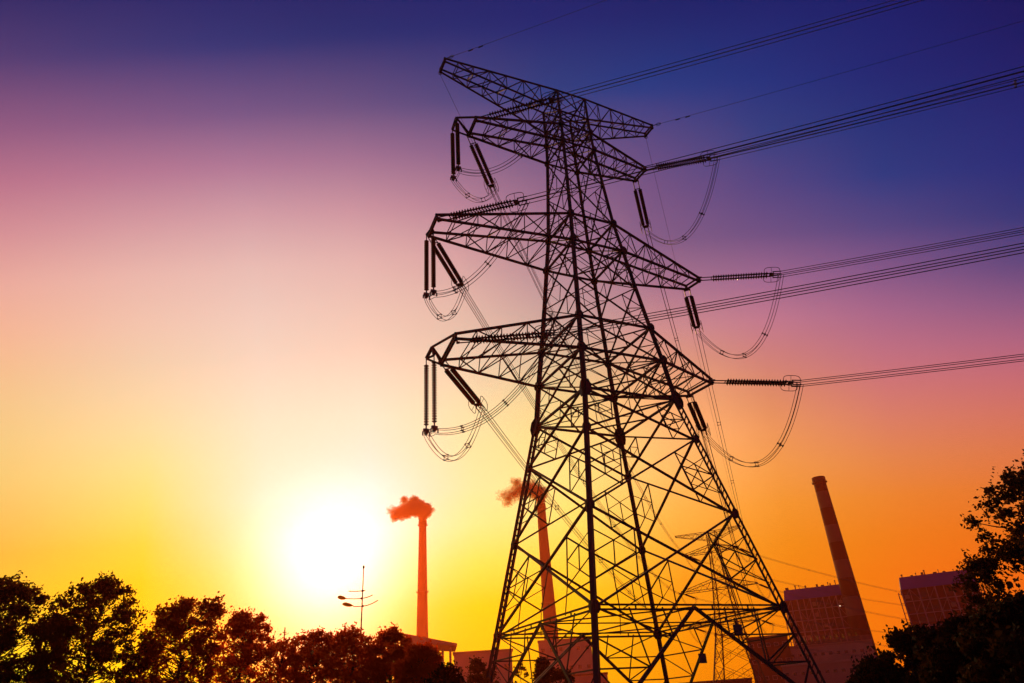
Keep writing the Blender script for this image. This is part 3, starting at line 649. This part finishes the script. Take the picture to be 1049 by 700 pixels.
# ---------------------------------------------------------------- power station
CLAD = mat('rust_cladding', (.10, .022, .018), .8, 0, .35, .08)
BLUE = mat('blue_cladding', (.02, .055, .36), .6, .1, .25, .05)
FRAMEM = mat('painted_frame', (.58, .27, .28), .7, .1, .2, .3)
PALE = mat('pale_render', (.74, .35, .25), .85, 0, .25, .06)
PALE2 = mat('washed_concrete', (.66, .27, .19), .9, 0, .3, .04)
GLZ = mat('dark_glazing', (.03, .025, .03), .2)
GLINTM = bpy.data.materials.new('reflection_spot'); GLINTM.use_nodes = True  # glow that imitates bright reflections on the facade, not lamps
_b = GLINTM.node_tree.nodes['Principled BSDF']; _b.inputs['Emission Color'].default_value = (1, .75, .5, 1); _b.inputs['Emission Strength'].default_value = 1.6
def frame_px(x0, x1, ytop, D):
    """local frame of a facade seen between two photo columns at distance D: origin, width, height, yaw"""
    a = at(x0, ytop[0], D); b = at(x1, ytop[1], D)
    ctr = (a + b) / 2; wd = math.hypot(b.x - a.x, b.y - a.y); yaw = math.atan2(b.y - a.y, b.x - a.x)
    return ctr, wd, (a.z + b.z) / 2, yaw
def boiler(label, x0, x1, yt, D, dep, band, bays, floors, seed, glints, dyaw=0, ztop_open=0):
    rnd = random.Random(seed)
    c, wd, H, yaw = frame_px(x0, x1, yt, D); yaw += dyaw
    T = thing('boiler_house', label, 'power station', (c.x, c.y, 0), yaw, 'boiler houses')
    w2 = wd / 2
    b = MB(); b.box(-w2 + .6, w2 - .6, .8, dep, 0, H - band); b.build('wall', CLAD, T)
    b = MB()
    b.add([(-w2, -1.0, H - band), (w2, -1.0, H - band), (w2, dep + 1, H - band), (-w2, dep + 1, H - band),
           (-w2 + 1.5, 1.5, H), (w2 - 1.5, 1.5, H), (w2 - 1.5, dep, H), (-w2 + 1.5, dep, H)],
          [(0, 3, 2, 1), (4, 5, 6, 7), (0, 1, 5, 4), (1, 2, 6, 5), (2, 3, 7, 6), (3, 0, 4, 7)])
    ro = b.build('roof', BLUE, T)
    for i in range(14):
        x = -w2 + 3 + (wd - 6) * (i + rnd.random() * .6) / 14
        if rnd.random() < .25: continue
        v = MB(); h = rnd.uniform(1.4, 3.6); r_ = rnd.uniform(.35, .9)
        if rnd.random() < .6: v.lathe([(r_ * .6, H - .05), (r_ * .6, H + h), (r_, H + h + .05), (r_, H + h + .7), (.1, H + h + 1.1)], 10, (x, rnd.uniform(3, 8), 0))
        else: v.box(x - r_ * 1.6, x + r_ * 1.6, 3, 5.5, H - .02, H + h * .7)
        v.build('roof_vent', RAIL, ro)
    for i in range(bays + 1):
        x = -w2 + wd * i / bays; f = MB(); f.beam((x, -.3, 0), (x, -.3, H - band - .05), 1.1 if i % 2 == 0 else .6); f.build('column', FRAMEM, T)
    for j in range(1, floors):
        z = (H - band) * j / floors; f = MB(); f.beam((-w2, -.35, z), (w2, -.35, z), .7, .7); f.build('floor_beam', FRAMEM, T)
    for i in range(bays):
        for j in range(floors):
            xa, xb = -w2 + wd * i / bays, -w2 + wd * (i + 1) / bays; za, zb = (H - band) * j / floors, (H - band) * (j + 1) / floors
            k = rnd.random(); br = MB()
            if k < .3: br.beam((xa, -.1, za), (xb, -.1, zb), .35)
            elif k < .5: br.beam((xb, -.1, za), (xa, -.1, zb), .35)
            if br.v: br.build('diagonal_brace', FRAMEM, T)
    for i in range(bays):
        for j in range(floors):
            if rnd.random() < .55:
                xa, xb = -w2 + wd * (i + .2) / bays, -w2 + wd * (i + .8) / bays; za = (H - band) * (j + .25) / floors
                f = MB(); f.box(xa, xb, .45, .79, za, za + (H - band) / floors * rnd.uniform(.25, .5)); f.build('window', GLZ if rnd.random() < .6 else PALE2, T)
    for s in (-1, 1):                # open steel stair frame on the flank
        f = MB(); x = s * (w2 + 2.6)
        for y in (2, 8): f.beam((x, y, 0), (x, y, H - band - 2), .6)
        for j in range(10):
            z = (H - band - 3) * (j + 1) / 10; f.beam((x, 2, z), (x, 8, z), .4); f.beam((x, 2, z), (s * w2, 2, z), .4)
            f.beam((x, 2, z - (H - band) / 10 + .5), (x, 8, z), .3)
        f.build('stair_frame', FRAMEM, T)
    for lx, lz in glints:
        m_ = MB(); m_.lathe([(.05, -.5), (.55, -.25), (.55, .25), (.05, .5)], 8, (lx * w2, -1.1, lz * H)); m_.build('reflection_spot', GLINTM, T)  # small glowing bodies added as reflection glints
    return T
boiler('brown boiler house with dark blue roof fascia behind the banded chimney', 801, 873, (605.5, 596.5), 700, 45, 9, 11, 9, 5,
       [(.5, .80), (.78, .68), (.6, .42), (.78, .44), (.9, .40)])
boiler('detached boiler house with blue roof and exposed frame above the dark bushes', 919, 997, (592, 582.2), 700, 40, 10, 9, 8, 9,
       [(.62, .62), (.5, .60)], R(4))
def block(name, label, cat, x0, x1, yt, D, dep, m_, roofm=None, par=.8, wins=None, group=None, over=.5, yaw_add=0):
    c, wd, H, yaw = frame_px(x0, x1, yt, D)
    T = thing(name, label, cat, (c.x, c.y, 0), yaw + yaw_add, group); w2 = wd / 2
    b = MB(); b.box(-w2, w2, 0, dep, 0, H - par); b.build('wall', m_, T)
    b = MB(); b.box(-w2 - over, w2 + over, -over, dep + over, H - par + .003, H); b.build('roof', roofm or m_, T)
    if wins:
        nx, nz, ws, hs = wins
        for i in range(nx):
            for j in range(nz):
                x = -w2 + wd * (i + .5) / nx; z = (H - par) * (j + .55) / nz
                f = MB(); f.box(x - ws, x + ws, -.12, .08, z - hs, z + hs); fo = f.build('window', FRAMEM, T)
                f = MB(); f.box(x - ws * .85, x + ws * .85, -.16, -.125, z - hs * .85, z + hs * .85); f.build('pane', GLZ, fo)
    return T, w2, H
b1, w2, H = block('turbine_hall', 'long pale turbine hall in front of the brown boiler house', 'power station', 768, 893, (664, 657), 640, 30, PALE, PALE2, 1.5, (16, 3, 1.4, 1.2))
rnd = random.Random(4)
for i in range(9):
    f = MB(); x = w2 * (-.05 + .105 * i); s_ = rnd.uniform(1.6, 2.6)
    f.box(x - s_, x + s_, 3, 9, H - .01, H + rnd.uniform(2.2, 3.6)); f.lathe([(.5, H), (.5, H + 5.2), (.8, H + 5.3), (.8, H + 5.8)], 8, (x + s_ * .3, 6, 0)); f.build('roof_unit', GLZ, b1)
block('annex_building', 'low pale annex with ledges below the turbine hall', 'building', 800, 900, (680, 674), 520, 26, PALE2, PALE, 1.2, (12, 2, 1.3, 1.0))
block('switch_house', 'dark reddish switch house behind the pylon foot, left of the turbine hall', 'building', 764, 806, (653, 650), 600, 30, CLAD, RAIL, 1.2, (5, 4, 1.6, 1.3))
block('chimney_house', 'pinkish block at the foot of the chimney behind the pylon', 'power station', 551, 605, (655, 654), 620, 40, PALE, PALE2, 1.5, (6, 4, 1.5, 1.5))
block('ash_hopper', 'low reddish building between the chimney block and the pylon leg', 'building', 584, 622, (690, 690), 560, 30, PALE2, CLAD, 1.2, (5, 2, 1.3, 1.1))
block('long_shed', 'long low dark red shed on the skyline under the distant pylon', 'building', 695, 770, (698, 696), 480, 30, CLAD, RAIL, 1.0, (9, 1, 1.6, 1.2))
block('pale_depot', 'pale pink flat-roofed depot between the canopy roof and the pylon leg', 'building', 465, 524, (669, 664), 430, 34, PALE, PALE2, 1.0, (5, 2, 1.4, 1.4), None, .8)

# the canopy-roofed gatehouse behind the bushes
c, wd, H, yaw = frame_px(418, 468, (650, 660), 300)
T = thing('gatehouse', 'gatehouse with a wide overhanging tilted roof behind the dark bushes', 'building', (c.x, c.y, 0), yaw)
w2 = wd / 2; za = at(418, 650, 300).z; zb = at(468, 660, 300).z
b = MB(); b.add([(-w2 - 1, -3, za - 3.2), (w2, -3, zb - .8), (w2, 24, zb - .8), (-w2 - 1, 24, za - 3.2), (-w2 - 1, -3, za), (w2, -3, zb), (w2, 24, zb), (-w2 - 1, 24, za)],
               [(0, 3, 2, 1), (4, 5, 6, 7), (0, 1, 5, 4), (1, 2, 6, 5), (2, 3, 7, 6), (3, 0, 4, 7)]); b.build('roof', PALE2, T)
b = MB(); b.box(-w2 + 1, w2 - 7.5, 2, 22, 0, zb - 2.2); b.build('wall', PALE, T)
for x in (w2 - 5.6, w2 - 2.6):
    b = MB(); b.beam((x, 1, 0), (x, 1, zb - 1.2), .9); b.build('column', PALE, T)
for x in (-w2 * .6, -w2 * .25, w2 * .1, w2 * .3):
    b = MB(); b.box(x - 1.2, x + 1.2, 1.7, 2.05, zb - 8.5, zb - 5); f = b.build('window', RAIL, T)
    b = MB(); b.box(x - 1.0, x + 1.0, 1.62, 1.69, zb - 8.3, zb - 5.2); b.build('pane', GLZ, f)

# ---------------------------------------------------------------- street lamp and pole
POLE = mat('lamp_pole_paint', (.12, .09, .07), .5, .4, .2, 4)
SHADE = mat('lamp_shade_plastic', (.6, .35, .1), .5, 0, .2, 3, transl=(1.0, .62, .12))
for _n in SHADE.node_tree.nodes:
    if _n.type == 'MIX_SHADER': _n.inputs[0].default_value = .8
top = at(372.5, 582.5, 46); H = top.z
T = thing('street_lamp', 'slender lamp mast with three curved arms standing against the sun glare', 'street lamp', (top.x, top.y, 0), R(-12))
b = MB(); b.tube([(0, 0, 0), (0, 0, H * .5), (0, 0, H)], .075, 8, .03); b.build('pole', POLE, T)
def armz(dy): return H - dy * .0655
for j, (dy, xl, xr, yy, head) in enumerate(((20.5, -.95, .18, 0, None), (27.5, -1.0, .72, -.1, (.62, 0)), (34, -.62, 1.0, .1, (.75, 1)))):
    b = MB(); z = armz(dy); pts = []
    for i in range(13):
        x = xl + (xr - xl) * i / 12; pts.append((x, yy, z + .26 * (x / 1.0) ** 2 if x > 0 else z + .08 * x * x))
    b.tube(pts, .028, 6); b.lathe([(.045, z - .06), (.07, z - .05), (.07, z + .05), (.045, z + .06)], 8, (0, yy, 0)); a_ = b.build('arm', POLE, T)
    if head:
        hl = head[0]; b = MB()
        prof = [(0, .02), (.12, .06), (.35, .13), (.62, .16), (.85, .12), (1, .03)]
        o = len(b.v); n = 10
        for t, r_ in prof:
            for q in range(n):
                a = 2 * math.pi * q / n; b.v.append((xl - t * hl, yy + r_ * 1.3 * math.cos(a), z + .08 + t * hl * .22 + r_ * (.9 if math.sin(a) > 0 else .75) * math.sin(a)))
        for i in range(len(prof) - 1):
            for q in range(n): b.f.append((o + i * n + q, o + i * n + (q + 1) % n, o + (i + 1) * n + (q + 1) % n, o + (i + 1) * n + q))
        b.f.append(tuple(o + q for q in range(n))); b.f.append(tuple(o + (len(prof) - 1) * n + q for q in range(n)))
        b.build('lamp_head', SHADE, a_, True)
b = MB(); b.lathe([(.04, H), (.07, H + .05), (.07, H + .12), (.01, H + .2)], 8); b.build('finial', POLE, T)
p = at(292, 643, 52)
T = thing('pole', 'thin bare pole poking out of the trees just left of the sun', 'pole', (p.x, p.y, 0))
b = MB(); b.tube([(0, 0, 0), (0, 0, p.z)], .07, 8, .04); b.build('shaft', POLE, T)
b = MB(); b.beam((-.12, 0, p.z - .3), (.12, 0, p.z - .3), .05); b.build('crosspiece', POLE, T)

# ---------------------------------------------------------------- trees
def tree(name, label, cat, group, px, py, D, half, zb, seed, mtl, nclump=60, per=110, leaf=.13, shape=.5, clr=.42, lean=0, trunk_r=.16, lobes=None, squash=1.0):
    """tapered trunk, limbs to every leaf clump, and leaf-sized faces gathered in clumps through the crown"""
    rng = np.random.default_rng(seed)
    p = at(px, py, D); H = p.z
    d = ray(px, py); Rr = half * D / (710.557 * math.cos(math.atan2(px - 524.5, 710)))
    T = thing(name, label, cat, (p.x, p.y, 0), rng.uniform(-.2, .2), group)
    C = []
    while len(C) < nclump:
        t = rng.uniform(0, 1) ** .9; a = rng.uniform(0, 2 * math.pi)
        pr = Rr * (max(0, 1 - ((t - .4) / .6) ** 2.4) ** shape if t > .4 else .92 + .08 * t / .4)
        rho = math.sqrt(rng.uniform(.05, 1)) * pr * .92
        z = zb + (H - zb - clr * .6) * t
        C.append((rho * math.cos(a) + lean * t, rho * math.sin(a) * squash, z))
    C[0] = (lean, 0, H - clr * .7)
    if lobes:
        for lx, lz, lr, ln in lobes:
            for _ in range(ln):
                dd = rng.normal(size=3); dd *= lr * rng.uniform(0, 1) ** .4 / np.linalg.norm(dd); C.append((lx + dd[0], dd[1], H + lz + dd[2]))
    C = np.array(C)
    tb = MB(); k = 9; tp = []
    for i in range(k):
        f = i / (k - 1); tp.append(Vector((lean * f + rng.normal() * .07 * f * Rr, rng.normal() * .06 * f * Rr, -.1 + (H * .86) * f)))
    tb.tube(tp, trunk_r, 8, trunk_r * .18)
    to = tb.build('trunk', BARK, T)
    lb = MB()
    for c in C:
        cv = Vector(c); f = min(.95, max(.12, (cv.z - Rr * .35 * rng.uniform(.5, 1.3)) / (H * .86)))
        i = f * (k - 1); i0 = int(i); s0 = lerp(tp[i0], tp[min(k - 1, i0 + 1)], i - i0)
        m1 = lerp(s0, cv, .35) + Vector(rng.normal(size=3) * .12 * Rr * .5); m2 = lerp(s0, cv, .7) + Vector(rng.normal(size=3) * .12 * Rr * .5) + Vector((0, 0, -.05))
        lb.tube([s0, m1, m2, cv], trunk_r * (.26 - .16 * f), 4, .008, cap=False)
    lb.build('limbs', BARK, to)
    P = []
    for c in C:
        n = int(per * rng.uniform(.55, 1.35)); r_ = clr * rng.uniform(.65, 1.25)
        dd = rng.normal(size=(n, 3)); dd /= np.linalg.norm(dd, axis=1)[:, None]
        q = c + dd * (r_ * rng.uniform(0, 1, n) ** .55)[:, None] * np.array([1, 1, .72])
        # short outward sprays
        P.append(q)
        for _ in range(3):
            sd_ = rng.normal(size=3); sd_ /= np.linalg.norm(sd_); ln = r_ * rng.uniform(1.0, 1.7); m_ = 8
            tt = np.linspace(.4, 1, m_)[:, None]; P.append(c + sd_ * ln * tt + rng.normal(size=(m_, 3)) * .06)
    P = np.concatenate(P)
    P = P[P[:, 2] > .05]
    flecks('crown', mtl, T, P, leaf, seed + 7)
    return T
ROW = 'trees in the row by the sun'
tree('broadleaf_tree', 'dense dark tree at the end of the row farthest from the sun', 'tree', ROW, 6, 591, 36, 47, 2.6, 11, LEAF_A, 230, 64, clr=.35, shape=.42)
tree('broadleaf_tree', 'low shaggy tree filling the dip after the end tree of the row', 'tree', ROW, 62, 630, 38, 20, 1.8, 12, LEAF_A, 80, 60, clr=.33)
tree('broadleaf_tree', 'tallest domed tree of the row with sky showing through its crown', 'tree', ROW, 108, 592, 37, 38, 2.6, 17, LEAF_A, 185, 50, clr=.32, shape=.42)
tree('broadleaf_tree', 'narrow understorey tree between the domed tree and the ragged tree', 'tree', ROW, 150, 655, 38, 15, 1.6, 14, LEAF_A, 50, 56, clr=.32)
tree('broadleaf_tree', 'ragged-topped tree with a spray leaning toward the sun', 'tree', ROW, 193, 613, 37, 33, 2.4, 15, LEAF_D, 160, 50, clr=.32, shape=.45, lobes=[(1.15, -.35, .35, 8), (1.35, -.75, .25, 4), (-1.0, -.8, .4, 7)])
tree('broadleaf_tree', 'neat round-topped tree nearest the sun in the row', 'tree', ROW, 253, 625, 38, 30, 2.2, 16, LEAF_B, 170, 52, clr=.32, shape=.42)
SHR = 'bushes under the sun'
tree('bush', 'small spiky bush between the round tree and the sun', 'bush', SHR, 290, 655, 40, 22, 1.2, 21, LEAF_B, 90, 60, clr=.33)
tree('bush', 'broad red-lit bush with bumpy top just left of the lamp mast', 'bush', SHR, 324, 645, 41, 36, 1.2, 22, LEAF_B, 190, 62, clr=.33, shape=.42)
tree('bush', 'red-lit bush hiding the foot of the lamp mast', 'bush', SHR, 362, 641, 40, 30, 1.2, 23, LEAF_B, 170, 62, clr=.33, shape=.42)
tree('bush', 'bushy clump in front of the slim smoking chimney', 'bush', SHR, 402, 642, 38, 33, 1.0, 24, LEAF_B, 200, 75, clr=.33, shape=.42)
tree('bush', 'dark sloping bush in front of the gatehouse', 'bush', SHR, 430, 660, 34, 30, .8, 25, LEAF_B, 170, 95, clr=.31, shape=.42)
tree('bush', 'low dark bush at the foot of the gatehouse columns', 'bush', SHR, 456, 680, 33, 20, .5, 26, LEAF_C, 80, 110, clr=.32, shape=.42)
tree('young_tree', 'small feathery tree in front of the pale depot', 'tree', None, 488, 674, 62, 11, 1.5, 31, LEAF_A, 34, 70, leaf=.2, trunk_r=.09)
tree('young_tree', 'little tree beside the leg of the pylon, next to the feathery tree', 'tree', None, 500, 684, 66, 9, 1.5, 32, LEAF_A, 24, 70, leaf=.2, trunk_r=.08)
IN = 'plants seen between the legs of the big pylon'
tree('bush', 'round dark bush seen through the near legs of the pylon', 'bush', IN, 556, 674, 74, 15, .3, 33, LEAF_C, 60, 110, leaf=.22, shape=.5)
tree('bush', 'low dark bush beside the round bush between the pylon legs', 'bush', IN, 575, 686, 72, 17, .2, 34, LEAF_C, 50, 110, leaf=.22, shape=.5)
tree('young_tree', 'thin open sapling behind the sunward leg of the pylon', 'tree', IN, 533, 678, 78, 12, 1, 35, LEAF_A, 26, 60, leaf=.2, trunk_r=.08)
# at the frame's other end
tree('broadleaf_tree', 'large leafy tree cut off by the edge opposite the sun', 'tree', None, 1090, 462, 22, 72, 3.7, 41, LEAF_A, 205, 60, leaf=.10, shape=.5, clr=.27, trunk_r=.2)
tree('young_tree', 'branchy young tree in front of the detached boiler house', 'tree', None, 1000, 570, 22, 24, 2.6, 42, LEAF_A, 46, 44, leaf=.10, shape=.5, clr=.24, trunk_r=.06)
BK = 'bushes of the dark mound'
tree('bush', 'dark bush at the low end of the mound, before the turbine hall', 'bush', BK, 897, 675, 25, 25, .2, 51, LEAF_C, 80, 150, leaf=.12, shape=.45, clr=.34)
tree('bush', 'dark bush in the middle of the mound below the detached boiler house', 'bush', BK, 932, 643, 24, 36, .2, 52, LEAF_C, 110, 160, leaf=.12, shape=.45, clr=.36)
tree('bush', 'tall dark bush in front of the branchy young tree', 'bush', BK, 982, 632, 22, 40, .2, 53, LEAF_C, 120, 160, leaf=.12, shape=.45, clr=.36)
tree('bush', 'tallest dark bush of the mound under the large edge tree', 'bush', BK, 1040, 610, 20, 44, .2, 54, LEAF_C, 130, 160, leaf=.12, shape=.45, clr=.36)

# ---------------------------------------------------------------- haze
hz = MB(); hz.box(-1600, 1600, -400, 1600, -2.0, 230)
hm = bpy.data.materials.new('dusk_haze'); hm.use_nodes = True; t = hm.node_tree; t.nodes.clear()
pv = t.nodes.new('ShaderNodeVolumePrincipled'); ou = t.nodes.new('ShaderNodeOutputMaterial'); t.links.new(pv.outputs[0], ou.inputs['Volume'])
pv.inputs['Color'].default_value = (1.0, .17, .045, 1); pv.inputs['Density'].default_value = .00026; pv.inputs['Anisotropy'].default_value = .78
ho = hz.build('haze', hm); tag(ho, kind='stuff')
